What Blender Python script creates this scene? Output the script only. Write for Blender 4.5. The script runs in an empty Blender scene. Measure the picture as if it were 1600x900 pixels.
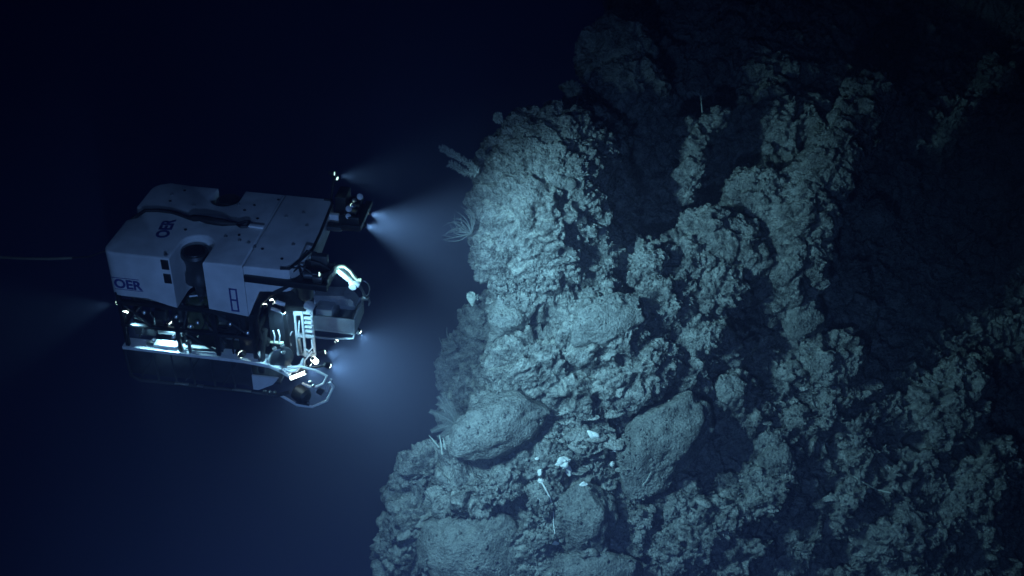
import bpy, bmesh, math, random
import numpy as np
from mathutils import Vector, Matrix, Euler
from mathutils.bvhtree import BVHTree

R = math.radians
random.seed(7)
SC = bpy.context.scene
COL = SC.collection

# ------------------------------------------------------------------ camera, water light, exposure
CAMZ = 16.0
PITCH = R(35.0)
cam_d = bpy.data.cameras.new('camera')
cam_d.angle = R(50.0)
cam_d.clip_end = 200.0
cam = bpy.data.objects.new('camera', cam_d)
COL.objects.link(cam)
cam.location = (0, 0, CAMZ)
cam.rotation_euler = (R(90) - PITCH, 0, 0)
SC.camera = cam

world = bpy.data.worlds.new('World')
SC.world = world
world.use_nodes = True
wbg = world.node_tree.nodes['Background']
wbg.inputs['Color'].default_value = (0.01, 0.03, 1.0, 1)      # the last blue of the deep sea
wbg.inputs['Strength'].default_value = 0.004
SC.view_settings.view_transform = 'Standard'
SC.view_settings.look = 'None'
SC.view_settings.exposure = 0.0
SC.view_settings.gamma = 1.0
SC.cycles.volume_bounces = 2
SC.cycles.max_bounces = 5
SC.cycles.diffuse_bounces = 2
SC.cycles.glossy_bounces = 2
SC.cycles.sample_clamp_indirect = 4.0


def spot(name, loc, target, watts, cone, blend=0.6, size=0.04, color=(0.42, 0.90, 1.22), parent=None):
    d = bpy.data.lights.new(name, 'SPOT')
    d.energy = watts
    d.spot_size = R(cone)
    d.spot_blend = blend
    d.shadow_soft_size = size
    d.color = color
    o = bpy.data.objects.new(name, d)
    COL.objects.link(o)
    o.location = loc
    v = Vector(target) - Vector(loc)
    o.rotation_euler = v.to_track_quat('-Z', 'Y').to_euler()
    if parent is not None:
        o.parent = parent
    return o


# the floodlight of the camera sled, up beside the camera, aimed at the vehicle
spot('sled_floodlight', (-6.5, 0.3, 15.5), (-4.1, 14.0, 6.6), 640, 24, 1.0, 0.12, (0.21, 0.43, 0.98))
spot('sled_floodlight', (-0.6, 0.4, 11.5), (-0.8, 14.5, 0.5), 3000, 80, 1.0, 0.12, (0.20, 0.43, 1.10))

F_PX = 800 / math.tan(R(25))


BACK = 4.8      # the cliff stands this much farther off than the vehicle's own plane


def lean(px, py):
    """The cliff falls away steeply: its foot and its far end stand back."""
    return float(np.interp(py, [250, 900, 1150], [0, 1.7, 2.2])) + max(0.0, px - 900) * 0.0022


def at(px, py, d, back=BACK):
    """A world point d + back metres ahead of the camera on the line of sight through a pixel of the 1600 x 900 photo."""
    d = d + back + (lean(px, py) if back else 0.0)
    c, s = math.cos(PITCH), math.sin(PITCH)
    x, u = (px - 800) / F_PX, (450 - py) / F_PX
    return Vector((d * x, d * (c + u * s), CAMZ + d * (-s + u * c)))


# ------------------------------------------------------------------ materials
def new_mat(name):
    m = bpy.data.materials.new(name)
    m.use_nodes = True
    return m, m.node_tree, m.node_tree.nodes['Principled BSDF']


def paint(name, col, rough=0.5, metal=0.0, var=0.25, scale=6.0, bump=0.0, spec=0.5, dirt=None):
    """A coated surface: grain and wear from noise, in the colour and the gloss."""
    m, nt, b = new_mat(name)
    n, l = nt.nodes, nt.links
    tc = n.new('ShaderNodeTexCoord')
    nz = n.new('ShaderNodeTexNoise')
    nz.inputs['Scale'].default_value = scale
    nz.inputs['Detail'].default_value = 6
    l.new(tc.outputs['Object'], nz.inputs['Vector'])
    mr = n.new('ShaderNodeMapRange')
    mr.inputs['From Min'].default_value = 0.3
    mr.inputs['From Max'].default_value = 0.7
    mr.inputs['To Min'].default_value = 1 - var
    mr.inputs['To Max'].default_value = 1 + var * 0.3
    l.new(nz.outputs['Fac'], mr.inputs['Value'])
    mx = n.new('ShaderNodeMix')
    mx.data_type = 'RGBA'
    mx.blend_type = 'MULTIPLY'
    mx.inputs['Factor'].default_value = 1
    mx.inputs['A'].default_value = (*col, 1)
    l.new(mr.outputs['Result'], mx.inputs['B'])
    out = mx.outputs['Result']
    if dirt is not None:
        n2 = n.new('ShaderNodeTexNoise')
        n2.inputs['Scale'].default_value = scale * 0.35
        n2.inputs['Detail'].default_value = 9
        n2.inputs['Roughness'].default_value = 0.7
        l.new(tc.outputs['Object'], n2.inputs['Vector'])
        r2 = n.new('ShaderNodeMapRange')
        r2.inputs['From Min'].default_value = 0.52
        r2.inputs['From Max'].default_value = 0.75
        r2.inputs['To Max'].default_value = 0.6
        l.new(n2.outputs['Fac'], r2.inputs['Value'])
        m2 = n.new('ShaderNodeMix')
        m2.data_type = 'RGBA'
        m2.inputs['B'].default_value = (*dirt, 1)
        l.new(r2.outputs['Result'], m2.inputs['Factor'])
        l.new(out, m2.inputs['A'])
        out = m2.outputs['Result']
    l.new(out, b.inputs['Base Color'])
    b.inputs['Roughness'].default_value = rough
    b.inputs['Metallic'].default_value = metal
    b.inputs['Specular IOR Level'].default_value = spec
    if bump:
        bp = n.new('ShaderNodeBump')
        bp.inputs['Strength'].default_value = bump
        bp.inputs['Distance'].default_value = 0.01
        l.new(nz.outputs['Fac'], bp.inputs['Height'])
        l.new(bp.outputs['Normal'], b.inputs['Normal'])
    return m


def glow(name, col, strength):
    m = bpy.data.materials.new(name)
    m.use_nodes = True
    nt = m.node_tree
    nt.nodes.clear()
    o = nt.nodes.new('ShaderNodeOutputMaterial')
    e = nt.nodes.new('ShaderNodeEmission')
    e.inputs['Color'].default_value = (*col, 1)
    e.inputs['Strength'].default_value = strength
    nt.links.new(e.outputs['Emission'], o.inputs['Surface'])
    return m


def rock_mat(name, dark, light, dust, dust_amt=0.6):
    """Manganese crusted basalt: mottled grey, knobbly, pale sediment where the surface faces up."""
    m, nt, b = new_mat(name)
    n, l = nt.nodes, nt.links
    geo = n.new('ShaderNodeNewGeometry')
    tc = n.new('ShaderNodeTexCoord')
    pos = geo.outputs['Position']

    def noise(scale, detail=8, rough=0.6):
        x = n.new('ShaderNodeTexNoise')
        x.inputs['Scale'].default_value = scale
        x.inputs['Detail'].default_value = detail
        x.inputs['Roughness'].default_value = rough
        l.new(pos, x.inputs['Vector'])
        return x.outputs['Fac']
    big, mid, fine = noise(1.3), noise(6.0), noise(24.0, 10, 0.65)
    vor = n.new('ShaderNodeTexVoronoi')
    vor.inputs['Scale'].default_value = 17.0
    vor.inputs['Detail'].default_value = 2
    l.new(pos, vor.inputs['Vector'])

    def math_(op, a, c, clamp=False):
        x = n.new('ShaderNodeMath')
        x.operation = op
        x.use_clamp = clamp
        for i, v in enumerate((a, c)):
            if isinstance(v, (int, float)):
                x.inputs[i].default_value = v
            else:
                l.new(v, x.inputs[i])
        return x.outputs[0]
    k = math_('ADD', math_('MULTIPLY', big, 0.35), math_('ADD', math_('MULTIPLY', mid, 0.4), math_('MULTIPLY', fine, 0.45)))
    ramp = n.new('ShaderNodeValToRGB')
    ramp.color_ramp.elements[0].position = 0.49
    ramp.color_ramp.elements[0].color = (*dark, 1)
    ramp.color_ramp.elements[1].position = 0.70
    ramp.color_ramp.elements[1].color = (*light, 1)
    l.new(k, ramp.inputs['Fac'])
    sep = n.new('ShaderNodeSeparateXYZ')
    l.new(geo.outputs['Normal'], sep.inputs[0])
    up = n.new('ShaderNodeMapRange')
    up.inputs['From Min'].default_value = 0.35
    up.inputs['From Max'].default_value = 0.95
    up.inputs['To Max'].default_value = dust_amt
    l.new(sep.outputs['Z'], up.inputs['Value'])
    patch = n.new('ShaderNodeMapRange')
    patch.inputs['From Min'].default_value = 0.42
    patch.inputs['From Max'].default_value = 0.6
    l.new(noise(3.2, 10, 0.7), patch.inputs['Value'])
    mx = n.new('ShaderNodeMix')
    mx.data_type = 'RGBA'
    l.new(math_('MULTIPLY', up.outputs['Result'], patch.outputs['Result']), mx.inputs['Factor'])
    l.new(ramp.outputs['Color'], mx.inputs['A'])
    mx.inputs['B'].default_value = (*dust, 1)
    l.new(mx.outputs['Result'], b.inputs['Base Color'])
    b.inputs['Roughness'].default_value = 0.85
    b.inputs['Specular IOR Level'].default_value = 0.25
    h = math_('ADD', math_('MULTIPLY', fine, 0.9), math_('ADD', math_('MULTIPLY', mid, 0.7), math_('MULTIPLY', vor.outputs['Distance'], -0.55)))
    bp = n.new('ShaderNodeBump')
    bp.inputs['Strength'].default_value = 1.0
    bp.inputs['Distance'].default_value = 0.06
    l.new(h, bp.inputs['Height'])
    l.new(bp.outputs['Normal'], b.inputs['Normal'])
    return m


M = {
    'foam': paint('white_syntactic_foam_paint', (0.63, 0.65, 0.67), 0.55, 0, 0.2, 3.5, 0.05, 0.4, (0.42, 0.45, 0.46)),
    'saddle': paint('white_moulding', (0.82, 0.84, 0.85), 0.5, 0, 0.1, 5),
    'black': paint('black_frame_coating', (0.018, 0.02, 0.023), 0.45, 0.2, 0.4, 9, 0.1),
    'rubber': paint('black_rubber', (0.012, 0.012, 0.014), 0.6, 0, 0.3, 14),
    'grey': paint('anodised_grey', (0.10, 0.11, 0.12), 0.38, 0.6, 0.35, 8, 0.1),
    'steel': paint('brushed_steel', (0.5, 0.52, 0.53), 0.3, 0.9, 0.25, 12),
    'white': paint('white_powder_coat', (0.74, 0.76, 0.76), 0.45, 0, 0.2, 7, 0, 0.5, (0.4, 0.43, 0.43)),
    'haze_grey': paint('hazed_drawer_grey', (0.27, 0.29, 0.31), 0.5, 0.0, 0.3, 6),  # grey in place of white: the veil of haze is put into the colour
    'olive': paint('olive_duct_plastic', (0.045, 0.06, 0.025), 0.5, 0, 0.35, 8),
    'dark': paint('dark_skid_panel', (0.035, 0.04, 0.05), 0.5, 0.1, 0.35, 5, 0.1),
    'yellow': paint('yellow_hose', (0.80, 0.79, 0.50), 0.5, 0, 0.2, 14),
    'mark': paint('blue_vinyl_lettering', (0.06, 0.07, 0.26), 0.5, 0, 0.5, 22, 0, 0.3),
    'lens': glow('lit_lamp_lens', (0.80, 1.0, 0.98), 9.0),
    'lens_soft': glow('lit_lamp_lens_seen_aslant', (0.60, 1.0, 0.97), 2.2),
    'tube_lit': glow('lit_tube_lamp', (0.85, 1.0, 0.98), 9.0),
    'rock': rock_mat('manganese_crusted_rock', (0.035, 0.038, 0.038), (0.33, 0.35, 0.34), (0.55, 0.57, 0.53), 0.7),
    'boulder': rock_mat('silt_dusted_boulder_rock', (0.09, 0.097, 0.096), (0.29, 0.31, 0.30), (0.40, 0.42, 0.39), 0.45),
    'silt_stone': rock_mat('pale_silted_stone', (0.14, 0.15, 0.145), (0.42, 0.44, 0.42), (0.58, 0.6, 0.56), 0.7),
    'coral': paint('pale_coral_polyps', (0.42, 0.46, 0.42), 0.8, 0, 0.35, 20),
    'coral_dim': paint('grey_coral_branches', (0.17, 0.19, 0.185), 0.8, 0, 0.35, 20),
    'sponge': paint('white_sponge_tissue', (0.80, 0.82, 0.78), 0.75, 0, 0.18, 18, 0.4),
    'tether': paint('lit_tether_jacket', (0.22, 0.21, 0.16), 0.6, 0, 0.3, 4),  # tether where light falls on it, lightness put into the colour
    'tether_unlit': paint('unlit_tether_jacket', (0.02, 0.02, 0.02), 0.6, 0, 0.3, 4),  # the same tether out of the light, darkness put into the colour
}


# ------------------------------------------------------------------ object helpers
def tag(o, label=None, cat=None, group=None, kind=None):
    if label:
        o['label'] = label
    if cat:
        o['category'] = cat
    if group:
        o['group'] = group
    if kind:
        o['kind'] = kind
    return o


def empty(name, loc):
    o = bpy.data.objects.new(name, None)
    COL.objects.link(o)
    o.location = loc
    o.empty_display_size = 0.1
    return o


def link(name, me, mat, parent=None, smooth=True, angle=35):
    o = bpy.data.objects.new(name, me)
    COL.objects.link(o)
    if mat is not None and not me.materials:
        me.materials.append(mat)
    if smooth:
        me.polygons.foreach_set('use_smooth', [True] * len(me.polygons))
        me.set_sharp_from_angle(angle=R(angle))
    if parent is not None:
        o.parent = parent
    return o


class MB:
    """Collects solid shapes into one mesh."""

    def __init__(self, off=(0, 0, 0)):
        self.bm = bmesh.new()
        self.off = Vector(off)

    def box(self, lo, hi, bevel=0.0, rot=None, pivot=None):
        lo, hi = Vector(lo), Vector(hi)
        r = bmesh.ops.create_cube(self.bm, size=1)
        vs = r['verts']
        c = (lo + hi) / 2
        s = hi - lo
        for v in vs:
            v.co = Vector((v.co.x * s.x, v.co.y * s.y, v.co.z * s.z)) + c
        if rot is not None:
            p = Vector(pivot) if pivot is not None else c
            m = Euler(rot).to_matrix()
            for v in vs:
                v.co = m @ (v.co - p) + p
        if bevel:
            es = list({e for v in vs for e in v.link_edges})
            bmesh.ops.bevel(self.bm, geom=es, offset=bevel, segments=2, affect='EDGES', profile=0.5)
        return self

    def tube(self, pts, r, seg=8, cap=True):
        pts = [Vector(p) for p in pts]
        rs = r if isinstance(r, (list, tuple)) else [r] * len(pts)
        rings = []
        t0 = (pts[1] - pts[0]).normalized()
        up = Vector((0, 0, 1)) if abs(t0.z) < 0.9 else Vector((1, 0, 0))
        nrm = t0.cross(up).normalized()
        for i, p in enumerate(pts):
            if i == 0:
                t = pts[1] - pts[0]
            elif i == len(pts) - 1:
                t = pts[-1] - pts[-2]
            else:
                t = (pts[i + 1] - p).normalized() + (p - pts[i - 1]).normalized()
            t = t.normalized() if t.length > 1e-9 else t0
            nrm = (nrm - t * nrm.dot(t))
            nrm = nrm.normalized() if nrm.length > 1e-6 else t.orthogonal().normalized()
            bn = t.cross(nrm)
            rings.append([self.bm.verts.new(p + (nrm * math.cos(2 * math.pi * k / seg) + bn * math.sin(2 * math.pi * k / seg)) * rs[i]) for k in range(seg)])
        for a, b in zip(rings, rings[1:]):
            for k in range(seg):
                self.bm.faces.new((a[k], a[(k + 1) % seg], b[(k + 1) % seg], b[k]))
        if cap:
            self.bm.faces.new(list(reversed(rings[0])))
            self.bm.faces.new(rings[-1])
        return self

    def lathe(self, base, axis, prof, seg=20):
        """prof: (distance along axis, radius) pairs."""
        ax = Vector(axis).normalized()
        b = Vector(base)
        return self.tube([b + ax * h for h, _ in prof], [max(r, 1e-4) for _, r in prof], seg)

    def prism(self, poly, z0, z1, bevel=0.0, axis='z'):
        """poly extruded along an axis; z0 / z1 may be functions of the first coordinate."""
        f0 = z0 if callable(z0) else (lambda x, v=z0: v)
        f1 = z1 if callable(z1) else (lambda x, v=z1: v)

        def mk(p, z):
            return {'z': (p[0], p[1], z), 'y': (p[0], z, p[1]), 'x': (z, p[0], p[1])}[axis]
        lo = [self.bm.verts.new(mk(p, f0(p[0]))) for p in poly]
        hi = [self.bm.verts.new(mk(p, f1(p[0]))) for p in poly]
        n = len(poly)
        fs = [self.bm.faces.new(lo), self.bm.faces.new(hi)]
        for i in range(n):
            fs.append(self.bm.faces.new((lo[i], lo[(i + 1) % n], hi[(i + 1) % n], hi[i])))
        bmesh.ops.recalc_face_normals(self.bm, faces=fs)
        if bevel:
            es = [e for e in fs[1].edges]
            bmesh.ops.bevel(self.bm, geom=es, offset=bevel, segments=3, affect='EDGES', profile=0.5, clamp_overlap=True)
        return self

    def build(self, name, mat, parent=None, smooth=True, angle=35):
        me = bpy.data.meshes.new(name)
        bmesh.ops.recalc_face_normals(self.bm, faces=self.bm.faces[:])
        for v in self.bm.verts:
            v.co += self.off
        self.bm.to_mesh(me)
        self.bm.free()
        return link(name, me, mat, parent, smooth, angle)


# ------------------------------------------------------------------ rock noise (numpy)
def _hash(ix, iy, iz, seed):
    h = (ix.astype(np.int64) * 374761393 + iy.astype(np.int64) * 668265263 + iz.astype(np.int64) * 2147483647 + seed * 974711) & 0xFFFFFFFF
    h = ((h ^ (h >> 13)) * 1274126177) & 0xFFFFFFFF
    h = ((h ^ (h >> 16)) * 2246822519) & 0xFFFFFFFF
    return h ^ (h >> 15)


def vnoise(p, seed=0):
    """Smooth value noise in -1..1 at points p (N, 3)."""
    i = np.floor(p).astype(np.int64)
    f = p - i
    w = f * f * f * (f * (f * 6 - 15) + 10)
    out = np.zeros(len(p))
    for dx in (0, 1):
        wx = w[:, 0] if dx else 1 - w[:, 0]
        for dy in (0, 1):
            wy = w[:, 1] if dy else 1 - w[:, 1]
            for dz in (0, 1):
                wz = w[:, 2] if dz else 1 - w[:, 2]
                out += wx * wy * wz * (_hash(i[:, 0] + dx, i[:, 1] + dy, i[:, 2] + dz, seed) / 2147483648.0 - 1)
    return out


def fbm(p, octaves=4, seed=0, gain=0.5):
    a, s, t = 1.0, np.zeros(len(p)), 0.0
    for k in range(octaves):
        s += a * vnoise(p * (2.03 ** k) + 17.3 * k, seed + k)
        t += a
        a *= gain
    return s / t


def cells(p, seed=0):
    """Distances to the nearest and second nearest of jittered points."""
    i = np.floor(p).astype(np.int64)
    f1 = np.full(len(p), 9.0)
    f2 = np.full(len(p), 9.0)
    for dx in (-1, 0, 1):
        for dy in (-1, 0, 1):
            for dz in (-1, 0, 1):
                cx, cy, cz = i[:, 0] + dx, i[:, 1] + dy, i[:, 2] + dz
                h = _hash(cx, cy, cz, seed)
                jx = (h & 1023) / 1023.0
                jy = ((h >> 10) & 1023) / 1023.0
                jz = ((h >> 20) & 1023) / 1023.0
                d = (cx + jx - p[:, 0]) ** 2 + (cy + jy - p[:, 1]) ** 2 + (cz + jz - p[:, 2]) ** 2
                f2 = np.minimum(f2, np.maximum(f1, d))
                f1 = np.minimum(f1, d)
    return np.sqrt(f1), np.sqrt(f2)


def facets(p, seed=0):
    """Broken blocks: inside each jittered cell a plane with a tilt of its own."""
    i = np.floor(p).astype(np.int64)
    f1 = np.full(len(p), 9.0)
    out = np.zeros(len(p))
    for dx in (-1, 0, 1):
        for dy in (-1, 0, 1):
            for dz in (-1, 0, 1):
                cx, cy, cz = i[:, 0] + dx, i[:, 1] + dy, i[:, 2] + dz
                h = _hash(cx, cy, cz, seed)
                ox = p[:, 0] - cx - (h & 1023) / 1023.0
                oy = p[:, 1] - cy - ((h >> 10) & 1023) / 1023.0
                oz = p[:, 2] - cz - ((h >> 20) & 1023) / 1023.0
                g = _hash(cx, cy, cz, seed + 77)
                t = ox * ((g & 1023) / 511.5 - 1) + oy * (((g >> 10) & 1023) / 511.5 - 1) + oz * (((g >> 20) & 1023) / 511.5 - 1)
                d = ox * ox + oy * oy + oz * oz
                near = d < f1
                out = np.where(near, t, out)
                f1 = np.where(near, d, f1)
    return out


def smooth01(x, a, b):
    t = np.clip((x - a) / (b - a), 0, 1)
    return t * t * (3 - 2 * t)


def rock_relief(p, rugged=1.0):
    """How far rock stands out of its smoothed form, in metres."""
    w = p + 0.28 * np.stack([fbm(p * 1.5, 3, 11), fbm(p * 1.5, 3, 21), fbm(p * 1.5, 3, 31)], 1)
    h = 0.20 * fbm(p * 0.9, 4, 1)
    a1, a2 = cells(w * 1.7, 3)
    h += 0.20 * (0.40 - a1 * a1) - 0.045 * (1 - smooth01(a2 - a1, 0.0, 0.16))
    b1, b2 = cells(w * 4.1, 5)
    m = smooth01(fbm(p * 1.1, 3, 41), -0.25, 0.22)
    h += (0.35 + 0.65 * m) * (0.085 * (0.35 - b1 * b1) - 0.03 * (1 - smooth01(b2 - b1, 0.0, 0.14)))
    c1, c2 = cells(w * 9.0 + 3.1, 7)
    h += (0.5 + 0.5 * m) * 0.085 * (0.35 - c1 * c1)
    h += 0.11 * facets(w * 2.3, 13) + 0.06 * facets(w * 5.2 + 1.7, 15)
    strata = fbm(np.stack([w[:, 0] * 1.1, w[:, 1] * 1.1, w[:, 2] * 6.0], 1), 3, 51)
    ms = smooth01(fbm(p * 0.8 + 9, 2, 61), 0.0, 0.35)
    h += ms * 0.06 * strata
    h += 0.045 * fbm(w * 12, 3, 71)
    h -= 0.30 * smooth01(fbm(p * 1.7 + 50, 3, 81), 0.14, 0.42)
    return h * rugged


def get_co(me):
    a = np.empty(len(me.vertices) * 3)
    me.vertices.foreach_get('co', a)
    return a.reshape(-1, 3)


def get_no(me):
    a = np.empty(len(me.vertices) * 3)
    me.vertex_normals.foreach_get('vector', a)
    return a.reshape(-1, 3)


# ------------------------------------------------------------------ the cliff
def interp(x, xs, ys):
    return float(np.interp(x, xs, ys))


EDGE_Y = [-150, 0, 100, 150, 190, 260, 440, 480, 510, 560, 620, 680, 720, 780, 850, 900, 1150]
EDGE_X = [985, 945, 925, 915, 850, 830, 800, 785, 770, 762, 750, 715, 690, 680, 670, 660, 640]


def base_depth(px, py):
    d = interp(py, [-150, 150, 300, 450, 600, 750, 900, 1150], [22.3, 20.7, 19.9, 18.6, 17.5, 16.7, 15.9, 14.9])

    def g(cx, cy, sx, sy, a):
        return a * math.exp(-((px - cx) / sx) ** 2 - ((py - cy) / sy) ** 2)
    d += g(1080, 240, 105, 130, 2.3) + g(1425, 270, 120, 190, 2.4) + g(1165, 478, 48, 42, 1.0) + g(1125, 660, 50, 70, 0.35)
    d += - g(905, 690, 60, 110, 0.25) - g(1320, 640, 110, 60, 0.5) - g(1480, 760, 120, 130, 0.6)
    d += g(1600, 320, 180, 290, 3.0) + max(0, 170 - py) * 0.02 + max(0, px - 1150) * max(0, 170 - py) * 0.00012
    e = interp(py, EDGE_Y, EDGE_X)
    if px < e + 40:
        d += ((e + 40 - px) / 40) ** 2 * 0.5
    return d


def add_blob(bm, c, rx, ry, rz, roll=0.0, sub=3):
    """An ellipsoid lying square to the line of sight, rolled about it."""
    m = cam.rotation_euler.to_matrix() @ Matrix.Rotation(roll, 3, 'Z') @ Matrix.Diagonal((rx, ry, rz))
    r = bmesh.ops.create_icosphere(bm, subdivisions=sub, radius=1.0, matrix=Matrix.Translation(c) @ m.to_4x4())
    return r


def make_cliff():
    bm = bmesh.new()
    nx = 64
    ys = np.arange(-150, 1151, 22)
    front, back = {}, {}
    for j, y in enumerate(ys):
        e = interp(y, EDGE_Y, EDGE_X)
        for i in range(nx):
            x = e + (1860 - e) * i / (nx - 1)
            p = at(x, y, base_depth(x, y))
            front[i, j] = bm.verts.new(p)
            back[i, j] = bm.verts.new(at(x + 40 * (1 - i / (nx - 1)), y, 31.0))
    ny = len(ys)
    for j in range(ny - 1):
        for i in range(nx - 1):
            bm.faces.new((front[i, j], front[i + 1, j], front[i + 1, j + 1], front[i, j + 1]))
            bm.faces.new((back[i, j], back[i, j + 1], back[i + 1, j + 1], back[i + 1, j]))
    for j in range(ny - 1):
        bm.faces.new((front[0, j], front[0, j + 1], back[0, j + 1], back[0, j]))
        bm.faces.new((front[nx - 1, j + 1], front[nx - 1, j], back[nx - 1, j], back[nx - 1, j + 1]))
    for i in range(nx - 1):
        bm.faces.new((front[i + 1, 0], front[i, 0], back[i, 0], back[i + 1, 0]))
        bm.faces.new((front[i, ny - 1], front[i + 1, ny - 1], back[i + 1, ny - 1], back[i, ny - 1]))
    bmesh.ops.recalc_face_normals(bm, faces=bm.faces[:])

    def blob(px, py, d, rx, ry, dep=None, roll=0.0):
        k = (d + BACK + 0.9) / F_PX
        add_blob(bm, at(px, py, d), rx * k, ry * k, (dep if dep is not None else (rx + ry) / 2 * k), R(roll))
    # the rounded buttress that leans out over the drop
    blob(850, 320, 18.35, 112, 148, 1.55, 0)
    blob(868, 240, 18.5, 92, 78, 1.15, -20)
    blob(800, 380, 18.1, 62, 80, 1.0, 0)
    blob(925, 405, 18.75, 68, 85, 1.1, 0)
    blob(905, 235, 19.5, 72, 75, 1.1, 0)
    blob(935, 330, 19.4, 58, 105, 1.1, 0)
    # the neck below it, then the mounds of the middle slope
    blob(830, 470, 18.4, 75, 40, 1.1, 0)
    blob(930, 480, 18.2, 90, 45, 1.2, 0)
    blob(748, 505, 20.6, 34, 34, 0.5, 0)
    blob(728, 548, 21.2, 36, 38, 0.5, 20)
    blob(712, 585, 21.5, 30, 34, 0.5, -10)
    blob(745, 615, 20.0, 48, 48, 0.7, 0)
    blob(720, 640, 20.8, 30, 26, 0.4, 0)
    blob(835, 575, 17.6, 78, 65, 0.9, 10)
    blob(945, 525, 17.35, 75, 62, 0.8, 15)
    blob(985, 585, 17.2, 90, 55, 0.8, 30)
    blob(905, 615, 17.2, 70, 40, 0.7, 0)
    blob(1040, 520, 17.9, 60, 55, 0.8, 35)
    blob(1090, 470, 18.1, 60, 55, 0.9, 35)
    blob(1130, 390, 18.7, 65, 45, 1.0, 40)
    blob(1190, 320, 19.2, 45, 60, 1.0, 40)
    blob(1060, 420, 18.5, 60, 55, 1.0, 30)
    # the slope that climbs from the middle mounds to the rib
    blob(1035, 470, 17.85, 58, 52, 0.95, 30)
    blob(1010, 420, 18.25, 50, 50, 0.95, 30)
    blob(1085, 525, 17.75, 55, 45, 0.9, 30)
    blob(1075, 585, 17.45, 50, 38, 0.75, 30)
    blob(1120, 455, 18.05, 46, 42, 0.85, 35)
    blob(1140, 545, 17.8, 42, 34, 0.7, 30)
    blob(1160, 395, 18.45, 48, 46, 0.9, 40)
    blob(1100, 360, 18.8, 44, 36, 0.9, 40)
    # the long pale rib up to the right
    blob(1328, 205, 18.95, 40, 62, 0.55, -30)
    blob(1286, 272, 18.5, 44, 70, 0.6, -28)
    blob(1252, 345, 18.1, 48, 68, 0.65, -14)
    blob(1240, 415, 17.9, 46, 54, 0.65, 0)
    blob(1345, 175, 19.4, 42, 66, 0.6, -28)
    blob(1305, 235, 19.0, 48, 76, 0.65, -32)
    blob(1265, 310, 18.55, 52, 82, 0.7, -22)
    blob(1242, 380, 18.15, 52, 74, 0.7, -5)
    blob(1245, 440, 18.0, 45, 40, 0.7, 0)
    blob(1205, 420, 18.4, 30, 50, 0.6, -10)
    blob(1205, 478, 18.2, 20, 36, 0.4, 12)
    # the small broken rib in the gully
    blob(1112, 195, 19.9, 13, 34, 0.3, -35)
    blob(1085, 235, 19.7, 20, 40, 0.35, -20)
    blob(1076, 280, 19.5, 18, 34, 0.35, 0)
    blob(1070, 200, 20.0, 14, 18, 0.3, 0)
    # upper wall behind the buttress
    blob(985, 140, 20.3, 62, 48, 0.8, 0)
    blob(960, 90, 21.0, 60, 60, 0.9, 0)
    blob(895, 142, 19.6, 16, 13, 0.25, 0)
    # ledges of the lower left
    blob(668, 735, 18.2, 48, 42, 0.6, 0)
    blob(632, 765, 18.8, 28, 34, 0.5, 0)
    blob(620, 860, 18.4, 42, 62, 0.7, 0)
    blob(655, 810, 18.0, 40, 45, 0.6, 0)
    blob(750, 765, 16.75, 82, 48, 0.75, 0)
    blob(850, 720, 16.9, 38, 45, 0.5, 0)
    # slopes and spurs to the right
    blob(1150, 610, 17.4, 40, 40, 0.5, 0)
    blob(1215, 700, 16.9, 40, 45, 0.5, 0)
    blob(1080, 840, 16.1, 95, 45, 0.6, 30)
    blob(1180, 790, 16.4, 80, 40, 0.6, 35)
    blob(1240, 860, 16.2, 60, 36, 0.5, 30)
    blob(1340, 720, 16.9, 60, 40, 0.5, 20)
    blob(1480, 640, 17.2, 70, 90, 0.7, -30)
    blob(1530, 760, 16.7, 60, 100, 0.7, -20)
    blob(1400, 840, 16.2, 70, 50, 0.6, 10)
    blob(1300, 560, 17.6, 50, 40, 0.5, 20)
    blob(1170, 752, 16.85, 66, 34, 0.6, 20)
    blob(1270, 650, 17.15, 70, 38, 0.6, 10)
    blob(1300, 800, 16.5, 76, 36, 0.6, 25)
    blob(1150, 870, 16.0, 70, 34, 0.6, 25)
    blob(1180, 650, 17.3, 46, 34, 0.5, 20)
    rnd = random.Random(5)
    n = 0
    while n < 150:
        x, y = rnd.uniform(620, 1650), rnd.uniform(-60, 960)
        if x < interp(y, EDGE_Y, EDGE_X) + 25:
            continue
        n += 1
        r = rnd.uniform(14, 40)
        blob(x, y, base_depth(x, y) + rnd.uniform(-0.05, 0.12), r * rnd.uniform(.8, 1.7), r * rnd.uniform(.6, 1.1), r * (0.011 if x < 1150 else 0.007) * rnd.uniform(.7, 1.4), rnd.gauss(32, 22))
    me = bpy.data.meshes.new('cliff_form')
    bm.to_mesh(me)
    bm.free()
    o = bpy.data.objects.new('cliff_form', me)
    COL.objects.link(o)
    md = o.modifiers.new('remesh', 'REMESH')
    md.mode = 'VOXEL'
    md.voxel_size = 0.030
    dg = bpy.context.evaluated_depsgraph_get()
    out = bpy.data.meshes.new_from_object(o.evaluated_get(dg))
    bpy.data.objects.remove(o)
    # keep what lies in and around the view
    co, no = get_co(out), get_no(out)
    c, s = math.cos(PITCH), math.sin(PITCH)
    rel = co - np.array([0, 0, CAMZ])
    dep = rel[:, 1] * c - rel[:, 2] * s
    px = 800 + F_PX * rel[:, 0] / dep
    py = 450 - F_PX * (rel[:, 1] * s + rel[:, 2] * c) / dep
    drop = (px < 500) | (px > 1700) | (py < -70) | (py > 980) | (dep > 37.5)
    bm = bmesh.new()
    bm.from_mesh(out)
    bm.verts.ensure_lookup_table()
    bmesh.ops.delete(bm, geom=[bm.verts[i] for i in np.nonzero(drop)[0]], context='VERTS')
    bm.to_mesh(out)
    bm.free()
    out.name = 'cliff'
    co, no = get_co(out), get_no(out)
    # soften the creases the joined forms leave, then break the surface up
    co = co + no * rock_relief(co)[:, None]
    out.vertices.foreach_set('co', co.ravel())
    out.update()
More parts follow.
